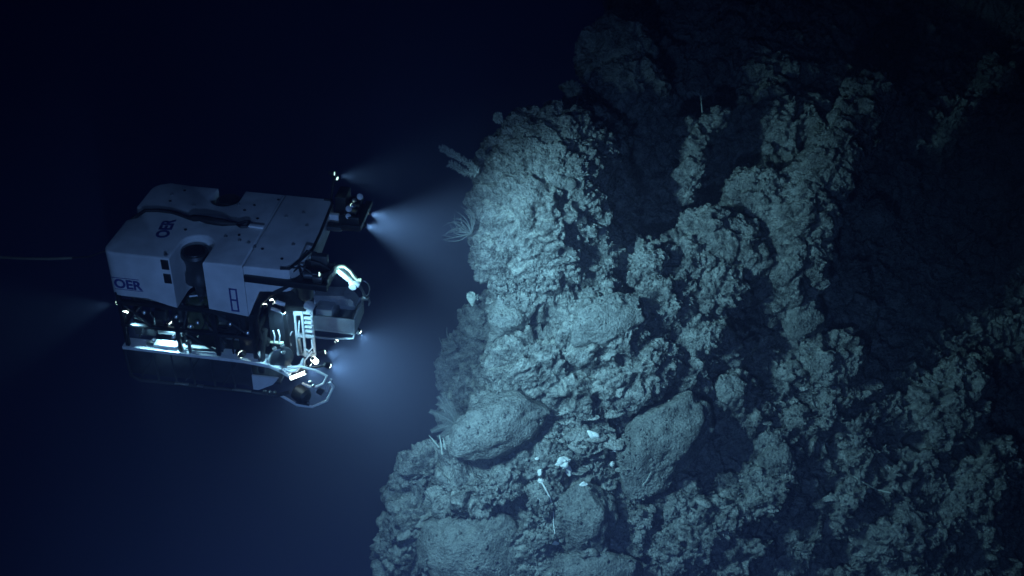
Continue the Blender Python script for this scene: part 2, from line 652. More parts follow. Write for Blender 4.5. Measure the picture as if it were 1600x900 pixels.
    print('cliff verts', len(co))
    o = link('cliff', out, M['rock'], None, True, 180)
    out.polygons.foreach_set('use_smooth', [True] * len(out.polygons))
    tag(o, 'steep rugged rock cliff with a rounded buttress and dark gullies', None, None, 'structure')
    return o


cliff = make_cliff()
_v = [tuple(v.co) for v in cliff.data.vertices]
BVH = BVHTree.FromPolygons(_v, [tuple(p.vertices) for p in cliff.data.polygons])
EYE = Vector((0, 0, CAMZ))


def on_cliff(px, py):
    """Where the line of sight through a pixel meets the cliff: (point, normal, depth) or None."""
    d = (at(px, py, 10.0) - EYE).normalized()
    h = BVH.ray_cast(EYE, d)
    if h[0] is None:
        return None
    dep = (h[0] - EYE).dot(Vector((0, math.cos(PITCH), -math.sin(PITCH)))) - BACK - lean(px, py)
    return h[0], h[1], dep


def rock_mesh(name, rx, ry, rz, seed, sub=4, rough=1.0, flat=0.0):
    """A weathered stone: an ellipsoid squared off, dented and pitted."""
    bm = bmesh.new()
    bmesh.ops.create_icosphere(bm, subdivisions=sub, radius=1.0)
    me = bpy.data.meshes.new(name)
    bm.to_mesh(me)
    bm.free()
    u = get_co(me)
    o = np.array([seed * 3.7, seed * 1.9, seed * 5.3])
    e = 1.0 - 0.28 * flat
    w = np.sign(u) * np.abs(u) ** e
    w = w / np.linalg.norm(w, axis=1, keepdims=True) ** (1 - flat * 0.55)
    size = (rx * ry * rz) ** (1 / 3)
    r = 1 + 0.22 * fbm(u * 1.1 + o, 3, seed) * rough
    c1, c2 = cells(u * 1.5 + o, seed)
    r += 0.16 * (0.5 - c1) * rough
    co = w * r[:, None] * np.array([rx, ry, rz])
    rr = np.random.default_rng(seed)
    for _ in range(9):
        nn = rr.normal(size=3)
        nn /= np.linalg.norm(nn)
        ext = np.max(co @ nn)
        t = co @ nn - ext * rr.uniform(.72, .95)
        co = co - np.outer(np.clip(t, 0, None) * 0.85, nn)
    p = co + o
    d1, d2 = cells(p * 3.6, seed + 3)
    e1, e2 = cells(p * 9.0, seed + 4)
    m = smooth01(fbm(p * 1.6, 3, seed + 5), -0.15, 0.3)
    add = 0.05 * fbm(p * 3.0, 4, seed + 6) + m * (0.09 * (0.45 - d1) + 0.04 * (np.clip(d2 - d1, 0, .25) / .25 - 1)) + 0.03 * (0.2 + m) * (0.5 - e1) + 0.022 * fbm(p * 11, 3, seed + 8)
    co += u * (add * min(1.0, size / 0.45) * rough)[:, None]
    me.vertices.foreach_set('co', co.ravel())
    me.update()
    return me


CAMROT = cam.rotation_euler.to_matrix()


def boulder(px, py, rx, ry, dep, roll, seed, label, sink=0.35, rough=1.0, flat=0.5, mat='boulder', d=None, group=None, name='boulder', cat='boulder'):
    h = on_cliff(px, py)
    if d is None:
        d = h[2] - dep * (1 - sink) + dep
        d = d - dep * 0.4
    k = (d + BACK + 0.9) / F_PX
    me = rock_mesh(name, rx * k, ry * k, dep, seed, 5, rough, flat)
    o = link(name, me, M[mat], None, True, 180)
    o.location = at(px, py, d)
    o.rotation_euler = (CAMROT @ Matrix.Rotation(R(roll), 3, 'Z')).to_euler()
    tag(o, label, cat, group)
    return o


BOULDERS = [
    boulder(782, 662, 88, 46, 0.62, 22, 3, 'big smooth overhanging boulder with a dark hollow under it', 0.3, 1.05, 0.4, d=16.6),
    boulder(1036, 690, 108, 56, 0.60, 50, 5, 'large tilted slab shaped boulder casting a black shadow on its right', 0.3, 1.05, 0.5, d=16.6),
    boulder(912, 805, 52, 62, 0.55, -8, 8, 'upright boulder with a thin white strand along its left edge', 0.3, 1.05, 0.5, d=16.2),
    boulder(742, 862, 86, 72, 0.70, 0, 13, 'broad flat faced boulder at the foot of the cliff, left of the rubble', 0.3, 1.0, 0.8, d=16.35),
    boulder(935, 905, 92, 48, 0.55, 0, 17, 'low broad boulder at the foot of the rubble channel, cut off by the bottom edge', 0.3, 1.0, 0.4, d=15.85),
    boulder(1254, 494, 36, 38, 0.42, 0, 19, 'round boulder under the foot of the long pale rib', 0.3, 0.9, 0.35, d=17.7),
    boulder(795, 497, 36, 27, 0.40, 5, 23, 'hazy rounded boulder under the neck of the buttress', 0.3, 0.8, 0.3, d=17.6),
    boulder(1140, 612, 26, 28, 0.33, 10, 29, 'knobbly boulder above the black shadow beside the tilted slab', 0.3, 1.1, 0.3, d=16.95),
    boulder(1022, 752, 30, 20, 0.25, 20, 31, 'squat boulder tucked under the lower end of the tilted slab', 0.3, 1.1, 0.3, d=16.25),
    boulder(1216, 718, 28, 34, 0.32, 0, 37, 'square stone standing on the pale rubble ledge right of the slab', 0.3, 1.0, 0.7, d=16.5),
    boulder(950, 503, 66, 46, 0.55, 20, 41, 'pale mounded boulder in the middle of the cliff under the ledge', 0.3, 0.9, 0.4, d=16.95),
]

# ------------------------------------------------------------------ the vehicle: coordinates x forward, y port, z up from its top deck
BASE_Z = 2.42
rov = empty('underwater_robot', (0, 0, 0))
_m = (Matrix.Translation((-4.307, 14.053, CAMZ - 8.6765))
      @ (Matrix.Rotation(R(-7.08), 4, 'Z') @ Matrix.Rotation(R(2.19), 4, 'Y') @ Matrix.Rotation(R(-0.27), 4, 'X'))
      @ Matrix.Translation((0, 0, -BASE_Z)))
rov.matrix_world = _m
tag(rov, 'large white topped remotely operated underwater vehicle with lit lamps hovering beside the cliff', 'underwater vehicle')
OFF = (0, 0, BASE_Z)


def mb():
    return MB(OFF)


def arc(cx, cy, r, a0, a1, n):
    return [(cx + r * math.cos(R(a0 + (a1 - a0) * i / n)), cy + r * math.sin(R(a0 + (a1 - a0) * i / n))) for i in range(n + 1)]


def zb_rear(x):
    return interp(x, [-1.5, -0.9, -0.6, -0.46, 0.0, 0.62], [-0.75, -0.755, -0.84, -0.87, -0.82, -0.89])


rear = ([(-1.30, -1.03), (-1.1, -1.03), (-0.9, -1.03), (-0.75, -1.03), (-0.6, -1.03), (-0.47, -1.03), (-0.47, -0.75)]
        + arc(-0.225, -0.60, 0.245, 180, 0, 12) + [(0.02, -0.75), (0.02, -1.03), (0.3, -1.03), (0.606, -1.03), (0.606, 1.03), (-0.03, 1.03), (-0.03, 0.85)]
        + arc(-0.25, 0.74, 0.22, 0, -180, 12) + [(-0.47, 0.85), (-0.47, 1.03), (-0.9, 1.03), (-1.25, 1.03)]
        + arc(-1.25, 0.79, 0.24, 90, 180, 5) + [(-1.49, 0.26), (-1.44, 0.20), (-1.33, 0.16), (-1.33, -0.02), (-1.44, -0.10), (-1.49, -0.14)]
        + arc(-1.30, -0.84, 0.19, 180, 270, 5)[:-1])
mb().prism(rear, zb_rear, 0.0, 0.035).build('foam_block', M['foam'], rov, True, 40)


def zb_front(x):
    return interp(x, [0.61, 0.82, 1.34, 1.6], [-0.89, -0.41, -0.35, -0.33])


front = [(0.614, -1.03), (0.72, -1.03), (0.82, -1.03), (1.05, -1.03), (1.22, -1.03), (1.28, -1.0), (1.47, -0.45), (1.46, 0.0), (1.40, 0.98), (1.36, 1.03), (0.9, 1.03), (0.614, 1.03)]
mb().prism(front, zb_front, 0.0, 0.03).build('foam_block', M['foam'], rov, True, 40)
# raised fairing, added to catch light in place of a shallow dish, and the lifting cable that lies across the deck
sad = mb()
sad.lathe((-0.62, 0.10, -0.04), (1, -0.02, 0), [(0, .01), (.06, .07), (.2, .105), (.42, .115), (.58, .10), (.68, .06), (.74, .01)], 14)
sad.build('added_fairing', M['saddle'], rov)
mb().tube([(-1.45, -0.1, -0.05), (-1.37, -0.06, 0.015), (-1.29, 0.12, 0.03), (-1.1, 0.16, 0.03), (-0.88, 0.15, 0.03), (-0.7, 0.08, 0.035), (-0.52, 0.0, 0.04)], 0.028, 10).build('lifting_cable', M['rubber'], rov)
ls = mb()
ls.tube([(-0.55, 0.02, 0.05), (-0.48, 0.0, 0.06), (-0.38, 0.0, 0.065), (-0.26, -0.03, 0.07), (-0.12, -0.05, 0.07), (-0.02, -0.04, 0.06), (0.1, -0.03, 0.05), (0.22, -0.02, 0.05)],
        [.03, .055, .05, .062, .06, .058, .035, .028], 10)
ls.build('cable_termination', M['rubber'], rov)
mb().tube([(0.20, -0.02, 0.05), (0.30, 0.07, 0.05), (0.36, 0.07, 0.05), (0.36, -0.08, 0.05), (0.28, -0.10, 0.05), (0.20, -0.04, 0.05)], 0.02, 8).build('lifting_shackle', M['black'], rov)
mb().box((0.37, -0.03, 0.005), (0.60, 0.05, 0.035), 0.006, (0, 0, -0.06)).build('deck_bar', M['saddle'], rov)
# the dark trim along the front edge of the deck
mb().tube([(1.26, 0.98, 0.01), (1.37, 0.97, 0.01), (1.405, 0.9, 0.0), (1.455, 0.0, 0.0), (1.462, -0.43, 0.0), (1.37, -0.72, 0.0), (1.27, -0.98, 0.0), (1.15, -1.0, 0.005)], 0.022, 8).build('edge_trim', M['rubber'], rov)
# deck fittings: lugs and sockets
for x, y, k in [(0.25, 0.62, 0), (0.56, 0.85, 0), (0.42, 0.25, 0), (0.82, 0.4, 1), (0.3, -0.25, 0), (0.75, -0.55, 0), (1.1, -0.75, 0), (-0.52, -0.25, 0), (0.12, -0.32, 1), (0.35, -0.38, 1),
                (0.5, -0.42, 1), (0.62, -0.52, 1), (1.05, 0.55, 1), (1.2, 0.2, 1), (-1.1, 0.7, 1), (-0.65, 0.45, 1), (-1.05, 0.5, 0), (0.0, 0.6, 1), (-0.95, 0.85, 0), (1.15, -0.35, 1), (0.15, 0.45, 0)]:
    mb().lathe((x, y, -0.01), (0, 0, 1), [(0, .022), (.018, .022), (.022, .015)] if k == 0 else [(0, .028), (.016, .028), (.022, .014), (.028, .012)], 10).build('deck_fitting', M['rubber'] if k == 0 else M['steel'], rov)
# vertical thrusters in the side notches
for sy, y in ((-1, -0.70), (1, 0.80)):
    t = mb()
    t.lathe((-0.225, y, -0.06), (0, 0, -1), [(0, .03), (0.0, .19), (.05, .205), (.12, .175), (.2, .155), (.36, .155), (.42, .185), (.5, .19), (.54, .14), (.57, .08), (.8, .055), (.9, .05)], 24)
    th = t.build('vertical_thruster', M['grey'], rov)
    th['label'] = 'dark bell shaped vertical thruster in the side notch'
    c = mb()
    c.lathe((-0.225, y, -0.045), (0, 0, -1), [(0, .15), (.03, .17), (.05, .17)], 20)
    c.build('motor_cap', M['black'], th)
    d = mb()
    for a in range(4):
        an = a * math.pi / 2 + 0.4
        d.box((-0.225 + 0.03, y - 0.035, -0.84), (-0.225 + 0.17, y + 0.035, -0.825), 0.004, (0.5, 0, an), (-0.225, y, -0.83))
    d.build('propeller', M['grey'], th)
    mb().lathe((-0.27, y + 0.02, -0.86), (0, 0, -1), [(0, .10), (.02, .16), (.06, .2), (.12, .215), (.45, .22), (.5, .235), (.53, .235), (.53, .19)], 24).build('thruster_duct', M['olive'], rov)
# side windows, lettering and emblem on the starboard flank
for x0, x1, z0, z1 in ((-0.605, -0.49, -0.17, 0.0), (-0.60, -0.485, -0.41, -0.24)):
    mb().box((x0, -1.036, z0 - 0.03), (x1, -1.0, z1 - 0.03), 0.008).build('flank_port', M['rubber'], rov)
mb().lathe((-0.54, -0.97, 0.0), (0, 0, 1), [(0, .025), (.03, .025), (.04, .012)], 10).build('flank_light', M['steel'], rov)


def lettering(text, size, loc, rot, name='lettering'):
    cu = bpy.data.curves.new('letters', 'FONT')
    cu.body = text
    cu.size = size
    cu.extrude = 0.002
    cu.offset = size * 0.035
    o = bpy.data.objects.new('letters', cu)
    COL.objects.link(o)
    me = bpy.data.meshes.new_from_object(o.evaluated_get(bpy.context.evaluated_depsgraph_get()))
    bpy.data.objects.remove(o)
    me.materials.clear()
    t = link(name, me, M['mark'], rov, False)
    t.location = Vector(loc) + Vector(OFF)
    t.rotation_euler = rot
    return t


lettering('OER', 0.215, (-1.38, -1.034, -0.605), (R(90), R(1), 0))
f = mb()
f.box((-1.40, -1.034, -0.438), (-0.99, -1.0305, -0.428))
f.box((-1.38, -1.034, -0.64), (-0.95, -1.0305, -0.632))
f.build('lettering_rule', M['mark'], rov, False)
lettering('OER', 0.26, (-0.70, -0.52, 0.004), (0, 0, R(97)))
e = mb()
for lo, hi in (((0.36, -0.80), (0.385, -0.41)), ((0.455, -0.80), (0.48, -0.41)), ((0.36, -0.435), (0.48, -0.41)), ((0.36, -0.82), (0.48, -0.795)), ((0.38, -0.63), (0.46, -0.60))):
    e.box((lo[0], -1.036, lo[1]), (hi[0], -1.0305, hi[1]))
e.build('emblem', M['mark'], rov, False)

# ---- open frame below the foam
UP = [(-1.38, -0.98), (-0.55, -0.98), (0.05, -0.98), (0.62, -0.96), (-1.38, 0.98), (-0.4, 0.98), (0.62, 0.96), (1.05, 0.9), (1.0, -0.55)]
for x, y in UP:
    mb().box((x - 0.03, y - 0.03, -1.72), (x + 0.03, y + 0.03, -0.72), 0.006).build('frame_post', M['black'], rov)
for y in (-0.98, 0.98):
    mb().box((-1.42, y - 0.035, -0.93), (0.70, y + 0.035, -0.87), 0.006).build('frame_beam', M['black'], rov)
    mb().box((-1.42, y - 0.03, -1.35), (0.60, y + 0.03, -1.30), 0.006).build('frame_beam', M['black'], rov)
for x in (-1.38, -0.5, 0.62):
    mb().box((x - 0.03, -0.9, -1.36), (x + 0.03, 0.9, -1.30), 0.006).build('frame_beam', M['black'], rov)
for a, b in (((-0.55, -0.97, -1.30), (0.05, -0.97, -1.70)), ((0.05, -0.97, -0.92), (0.62, -0.97, -1.32)), ((-1.38, -0.97, -0.92), (-0.95, -0.97, -1.30))):
    mb().tube([a, b], 0.02, 8).build('frame_brace', M['black'], rov)
# housings, junction boxes and hoses inside the frame
for x, y, z, L, r, mt in ((-0.35, -0.35, -1.50, 0.95, 0.15, 'grey'), (-0.30, 0.35, -1.48, 1.0, 0.16, 'grey'), (-1.15, -0.45, -1.15, 0.55, 0.13, 'black'), (0.1, -0.05, -1.1, 0.7, 0.13, 'grey'), (0.15, -0.72, -1.52, 0.42, 0.085, 'steel'), (-0.75, -0.78, -1.52, 0.4, 0.07, 'steel')):
    c = mb()
    c.lathe((x - L / 2, y, z), (1, 0, 0), [(0, r * .6), (.015, r), (.06, r), (.065, r * .92), (L - .065, r * .92), (L - .06, r), (L - .015, r), (L, r * .6)], 18)
    c.build('pressure_housing', M[mt], rov)
for lo, hi, mt in (((-1.30, -0.86, -1.60), (-0.98, -0.55, -1.36), 'grey'), ((0.2, -0.92, -1.28), (0.5, -0.6, -0.98), 'black'), ((-1.1, 0.2, -1.3), (-0.6, 0.8, -0.9), 'black'), ((0.35, -0.90, -1.70), (0.58, -0.66, -1.42), 'black'),
                   ((-0.62, -0.9, -1.24), (-0.48, -0.7, -1.0), 'grey'), ((-0.02, -0.93, -1.66), (0.12, -0.8, -1.5), 'grey'), ((0.1, 0.3, -1.3), (0.7, 0.85, -0.95), 'black'), ((-0.9, -0.93, -1.22), (-0.72, -0.8, -1.04), 'black')):
    mb().box(lo, hi, 0.015).build('junction_box', M[mt], rov)
hr = random.Random(12)
for i in range(16):
    x = hr.uniform(-1.2, 0.5)
    y = hr.uniform(-0.96, -0.72)
    pts = [(x, y, -0.86)]
    for k in range(4):
        pts.append((pts[-1][0] + hr.uniform(-.14, .16), y + hr.uniform(-.05, .05), -0.86 - (k + 1) * hr.uniform(.12, .2)))
    mb().tube(pts, hr.uniform(.008, .017), 6).build('hose', M['grey' if i % 3 == 0 else 'rubber'], rov)
for i, (x, y, z) in enumerate(((-0.95, -0.97, -1.56), (-0.62, -0.98, -1.45), (-0.2, -0.99, -1.12), (-0.52, -0.99, -1.05), (0.3, -0.99, -1.08), (-0.33, -0.97, -1.22), (0.56, -1.0, -1.2), (-1.02, -0.97, -1.05))):
    mb().lathe((x, y, z), (0, -1, 0), [(0, .03), (.02, .034), (.04, .03), (.055, .012)], 10).build('valve_cap', M['steel'], rov)

# ---- white side rail over the dark skid
for y in (-1.03, 0.80):
    s = mb()
    s.prism([(-1.46, -1.725), (0.45, -1.735), (0.85, -1.77), (1.02, -1.83), (1.14, -1.95), (1.13, -1.99), (1.0, -1.90), (0.83, -1.83), (0.45, -1.79), (-1.46, -1.775)], y, y + 0.23, 0, 'y')
    s.build('side_rail', M['white'], rov, True, 30)
    mb().box((-1.42, y + 0.05, -2.28), (0.53, y + 0.09, -1.78), 0.01).build('skid_panel', M['dark'], rov)
    mb().tube([(-1.44, y + 0.02, -1.78), (-1.42, y + 0.02, -2.30), (-1.30, y + 0.02, -2.38), (0.5, y + 0.02, -2.37), (0.9, y + 0.02, -2.38), (1.1, y + 0.04, -2.30)], 0.03, 8).build('skid_tube', M['dark'], rov)
    for x in (-1.0, -0.72, -0.42, -0.1, 0.22):
        mb().tube([(x, y + 0.03, -1.78), (x + 0.02, y + 0.03, -2.36)], 0.016, 8).build('skid_post', M['grey'], rov)
    for x in (-1.25, -0.55, 0.05):
        mb().tube([(x, y + 0.035, -2.30), (x + 0.28, y + 0.035, -1.82)], 0.014, 8).build('skid_brace', M['grey'], rov)
    mb().prism([(0.54, -2.02), (0.96, -2.02), (0.86, -2.16), (0.62, -2.30), (0.54, -2.30)], y + 0.005, y + 0.035, 0, 'y').build('skid_plate', M['foam'], rov)
for x0, x1 in ((-0.72, -0.5), (-0.36, -0.26), (0.2, 0.5)):
    mb().box((x0, -1.05, -2.36), (x1, -1.0, -2.335), 0.006).build('skid_glint_strip', M['steel'], rov)  # bright steel pieces standing in for glints along the skid edge
mb().box((-1.4, -0.8, -2.34), (0.9, 0.8, -2.28), 0.01).build('belly_plate', M['dark'], rov)
tl = mb()
tl.box((-0.98, -0.98, -1.722), (-0.62, -0.84, -1.66), 0.008)
tl.build('rail_box', M['white'], rov)
mb().tube([(-1.1, -0.94, -1.69), (-0.7, -0.93, -1.68), (-0.3, -0.95, -1.69), (0.1, -0.93, -1.68)], 0.02, 8).build('rail_pipe', M['grey'], rov)
mb().lathe((-0.40, -0.99, -1.735), (0, 0, 1), [(0, .028), (.16, .028), (.19, .04), (.23, .04), (.24, .02)], 12).build('rail_valve', M['steel'], rov)

# ---- starboard boom and its tool tray
mb().box((0.63, -1.10, -0.225), (1.84, -1.035, -0.125), 0.01, (0, 0.02, 0), (0.63, -1.06, -0.18)).build('tray_boom', M['black'], rov)
tr = mb()
tr.box((1.22, -1.03, -0.245), (1.84, -0.62, -0.215), 0.004)
tr.box((1.81, -1.03, -0.215), (1.84, -0.62, -0.10), 0.004)
tr.box((1.24, -0.65, -0.215), (1.84, -0.62, -0.06), 0.004)
tray = tr.build('tool_tray', M['black'], rov)
mb().lathe((1.42, -0.82, -0.19), (1, 0.1, 0), [(0, .05), (.02, .07), (.26, .07), (.28, .045)], 14).build('canister', M['grey'], tray)
mb().box((1.52, -0.74, -0.1), (1.76, -0.63, 0.10), 0.015).build('actuator', M['grey'], tray)
mb().box((1.60, -0.98, -0.2), (1.74, -0.86, -0.10), 0.015).build('valve_block', M['steel'], tray)
mb().tube([(1.28, -0.98, -0.19), (1.26, -0.98, 0.02), (1.42, -0.98, 0.04), (1.46, -0.98, -0.19)], 0.014, 8).build('tray_handle', M['black'], tray)
for i, p in enumerate((((1.3, -0.9, -0.1), (1.42, -0.9, 0.02), (1.55, -0.92, -0.04), (1.66, -0.95, -0.16)), ((1.4, -0.72, -0.12), (1.52, -0.80, 0.06), (1.68, -0.8, 0.02), (1.8, -0.75, -0.1)), ((1.35, -0.7, 0.0), (1.45, -0.66, 0.13), (1.6, -0.68, 0.12)))):
    mb().tube(p, 0.014, 6).build('tray_hose', M['rubber'], tray)
# shoulder of the manipulator and the bundle of hoses hanging from the tray
mb().lathe((1.42, -0.80, -0.24), (0, 0.02, -1), [(0, .16), (.05, .19), (.12, .15), (.2, .12), (.34, .11), (.38, .08)], 18).build('arm_shoulder', M['black'], rov)
for k in range(5):
    o_ = k * 0.035
    mb().tube([(1.30, -1.04 + o_, -0.22), (1.12 - o_, -1.05 + o_, -0.36), (0.95 - o_, -1.04 + o_, -0.47), (0.80 - o_, -1.03 + o_, -0.66), (0.72 - o_, -1.02 + o_, -0.95), (0.74 - o_, -0.98 + o_, -1.3), (0.8, -0.9 + o_, -1.5)], 0.026 - 0.002 * k, 8).build('hose_bundle_strand', M['rubber'], rov)
# ---- manipulator arm: upper arm, hose, forearm, wrist and jaw
arm = mb()
arm.tube([(1.55, -0.76, -0.30), (1.84, -0.75, -0.15), (1.90, -0.75, -0.07)], [.05, .045, .05], 12)
armo = arm.build('manipulator_arm', M['grey'], rov)
mb().tube([(1.83, -0.77, -0.17), (1.88, -0.77, -0.12), (1.90, -0.77, -0.04), (1.945, -0.77, -0.01), (2.02, -0.77, 0.0), (2.10, -0.77, -0.06), (2.16, -0.77, -0.16), (2.20, -0.77, -0.21), (2.26, -0.77, -0.215)], [.03, .033, .033, .03, .026, .026, .026, .026, .028], 10).build('arm_hose', M['yellow'], armo)
fa = mb()
fa.box((1.93, -0.80, -0.13), (2.20, -0.70, -0.05), 0.014, (0, 0.72, 0), (1.95, -0.75, -0.06))
fa.tube([(1.97, -0.70, -0.06), (2.14, -0.70, -0.26)], 0.024, 8)
fa.build('forearm', M['white'], armo)
wr = mb()
wr.box((2.08, -0.81, -0.31), (2.24, -0.69, -0.24), 0.014, (0, 0.35, 0))
wr.lathe((2.14, -0.82, -0.32), (0, 1, 0), [(0, .05), (.01, .06), (.13, .06), (.14, .05)], 14)
wr.build('wrist', M['white'], armo)
mb().tube([(2.24, -0.75, -0.24), (2.30, -0.75, -0.235), (2.35, -0.75, -0.27), (2.375, -0.75, -0.36), (2.36, -0.75, -0.45), (2.33, -0.75, -0.5)], 0.010, 6).build('wrist_cable', M['grey'], armo)
mb().tube([(2.22, -0.75, -0.33), (2.27, -0.75, -0.43), (2.29, -0.75, -0.50)], [.024, .02, .022], 10).build('wrist_link', M['steel'], armo)
jw = mb()
jw.box((2.25, -0.79, -0.565), (2.35, -0.71, -0.525), 0.01)
jw.tube([(2.27, -0.75, -0.54), (2.25, -0.75, -0.60), (2.262, -0.75, -0.68)], [.016, .016, .01], 8)
jw.tube([(2.34, -0.75, -0.54), (2.365, -0.75, -0.60), (2.345, -0.75, -0.67)], [.016, .016, .01], 8)
jw.tube([(2.30, -0.75, -0.5), (2.30, -0.75, -0.54)], 0.022, 8)
jw.build('gripper_jaw', M['steel'], armo)

# ---- front: camera and lamp bracket beyond the far corner of the deck
bk = mb()
bk.box((1.42, 0.50, -0.22), (1.92, 0.56, -0.12), 0.006)
bk.box((1.84, 0.52, -0.22), (1.94, 1.32, -0.14), 0.006)
bk.box((1.60, 0.56, -0.215), (1.86, 1.30, -0.195), 0.004)
bk.box((1.60, 0.54, -0.20), (1.90, 0.58, 0.0), 0.004)
bko = bk.build('lamp_bracket', M['black'], rov)
mb().box((1.36, 0.66, -0.32), (1.56, 0.74, -0.06), 0.012).build('bracket_plate', M['foam'], bko)
mb().box((1.42, 0.42, -0.205), (1.66, 0.49, -0.13), 0.008).build('bracket_arm', M['grey'], bko)
for y, z, r in ((0.66, -0.12, .06), (0.84, -0.08, .075), (1.04, -0.06, .06), (1.2, -0.06, .055)):
    mb().lathe((1.62, y, z), (1, -0.05, -0.1), [(0, r * .5), (.02, r * .8), (.16, r), (.2, r), (.2, r * .85)], 14).build('camera_housing', M['black'], bko)
for x, y, z, r in ((1.72, 0.60, -0.03, .045), (1.70, 0.72, 0.03, .05), (1.76, 0.78, 0.06, .04), (1.74, 0.92, 0.07, .035), (1.79, 1.08, 0.05, .05), (1.70, 0.66, -0.09, .035)):
    mb().lathe((x, y, z), (0.5, -0.55, 0.6), [(0, r * .7), (.03, r), (.05, r), (.065, r * .5)], 12).build('bracket_light', M['steel' if r < .045 else 'white'], bko)
mb().lathe((1.75, 0.80, 0.06), (0.4, -0.7, 0.5), [(0, .03), (.03, .034), (.04, .02)], 12).build('status_light', M['lens_soft'], bko)
mb().box((1.45, 0.9, -0.34), (1.62, 1.25, 0.12), 0.01).build('bracket_bulkhead', M['black'], bko)


def headlight(p, aim, r, mat='lens', body='black', length=0.12, lens_r=0.85):
    """A lamp: a housing (part) with a lit lens (sub-part) in its mouth."""
    p, a = Vector(p), Vector(aim).normalized()
    b = mb()
    b.lathe(p - a * length, a, [(0, r * .5), (length * .15, r * .8), (length * .8, r), (length, r * 1.08), (length * .97, r * .9)], 16)
    h = b.build('headlight', M[body], rov)
    g = mb()
    g.lathe(p - a * 0.012, a, [(0, r * lens_r), (.012, r * lens_r), (.02, r * lens_r * .7), (.024, r * .1)], 16)
    g.build('lens', M[mat], h)
    return h


def rov_spot(p, aim, watts, cone, blend=0.7, size=0.03, off=0.06):
    p, a = Vector(p) + Vector(OFF), Vector(aim).normalized()
    d = bpy.data.lights.new('headlight_beam', 'SPOT')
    d.energy, d.spot_size, d.spot_blend, d.shadow_soft_size = watts, R(cone), blend, size
    d.color = (0.42, 0.90, 1.22)
    o = bpy.data.objects.new('headlight_beam', d)
    COL.objects.link(o)
    o.parent = rov
    o.location = p + a * off
    o.rotation_euler = a.to_track_quat('-Z', 'Y').to_euler()
    return o


# far boom with a pair of lamps
mb().tube([(1.30, 1.04, -0.3), (1.36, 1.10, 0.1), (1.40, 1.10, 0.34)], 0.022, 8).build('lamp_boom', M['black'], rov)
headlight((1.43, 1.10, 0.42), (1, -0.1, 0.05), 0.035, 'lens_soft')
headlight((1.46, 1.10, 0.34), (1, -0.2, -0.25), 0.035, 'lens_soft')
rov_spot((1.45, 1.10, 0.38), (0.55, 0.77, -0.38), 230, 54, 1.0)
# lamps under the bracket
headlight((1.92, 0.75, -0.24), (1, -0.2, -0.35), 0.05)
rov_spot((1.93, 0.75, -0.26), (0.50, 0.72, -0.53), 1400, 58, 1.0)
headlight((1.90, 1.15, -0.24), (1, -0.1, -0.1), 0.05)
rov_spot((1.92, 1.15, -0.26), (0.62, 0.60, -0.58), 1150, 70, 1.0)
# starboard lamps at the front
headlight((0.885, -1.06, -0.64), (0.3, -0.9, -0.1), 0.042)
headlight((1.00, -1.06, -0.545), (-0.35, -0.9, 0.2), 0.046)
mb().tube([(1.02, -1.03, -0.56), (1.16, -0.99, -0.63)], 0.033, 12).build('lamp_sleeve', M['saddle'], rov)
headlight((0.44, -1.06, -1.60), (0.75, -0.65, 0.05), 0.066)
rov_spot((0.50, -1.09, -1.60), (1, -0.12, -0.05), 60, 75, 0.6)
headlight((1.74, -1.06, 0.02), (0.8, 0.45, -0.25), 0.035, 'lens_soft')  # lamp added to brighten the manipulator arm
rov_spot((1.76, -1.06, 0.02), (0.8, 0.42, -0.32), 48, 80, 0.8)
# rear quarter lamps
headlight((-1.33, -0.99, -1.09), (0.1, -0.75, -0.55), 0.058)
rov_spot((-1.30, -1.0, -1.14), (0.55, -0.1, -0.85), 90, 70, 0.8)
headlight((-1.46, -0.93, -0.97), (-0.9, -0.1, -0.2), 0.04, 'lens_soft')
rov_spot((-1.48, -0.93, -0.98), (-1, -0.15, -0.30), 90, 55, 0.6)
# tube lamps low on the front
for p0, p1, r in (((1.40, -0.66, -1.86), (1.45, -0.62, -1.96), .042), ((1.12, -0.98, -2.04), (1.38, -0.95, -1.90), .028)):
    h = mb()
    h.tube([p0, p1], r * 0.8, 12)
    ho = h.build('tube_lamp', M['black'], rov)
    p0, p1 = Vector(p0), Vector(p1)
    g = mb()
    g.tube([p0.lerp(p1, .06), p0.lerp(p1, .94)], r, 14)
    g.build('lamp_glass', M['tube_lit'], ho)
headlight((1.52, 0.25, -2.20), (0.3, -0.9, 0.2), 0.036)
for p_, a_, w_, c_ in (((1.72, -0.86, -1.80), (0.45, 0.58, -0.68), 780, 100), ((1.86, 0.42, -2.10), (0.38, 0.32, -0.86), 480, 105),
                       ((1.46, -0.25, -2.06), (0.60, 0.60, -0.56), 760, 96), ((1.15, -0.1, -2.46), (0.3, 0.15, -1), 500, 140)):  # the last, under the belly, is an added downlight for the broad glow
    headlight(p_, a_, 0.05)
    rov_spot(p_, a_, w_, c_, 1.0, 0.04)
    mb().tube([Vector(p_) - Vector((.05, 0, 0)), (1.1, p_[1], -2.0)], 0.016, 8).build('lamp_stalk', M['black'], rov)
headlight((-0.72, -0.86, -1.30), (0.15, -0.1, -1), 0.045)
rov_spot((-0.72, -0.86, -1.31), (0.15, -0.1, -1), 52, 120, 0.7)
headlight((1.16, -1.06, -0.72), (0.05, 0.35, -1), 0.035)  # lamp added to brighten the dark front around the tower
rov_spot((1.16, -1.06, -0.74), (0.05, 0.38, -1), 55, 110, 0.7, 0.04)

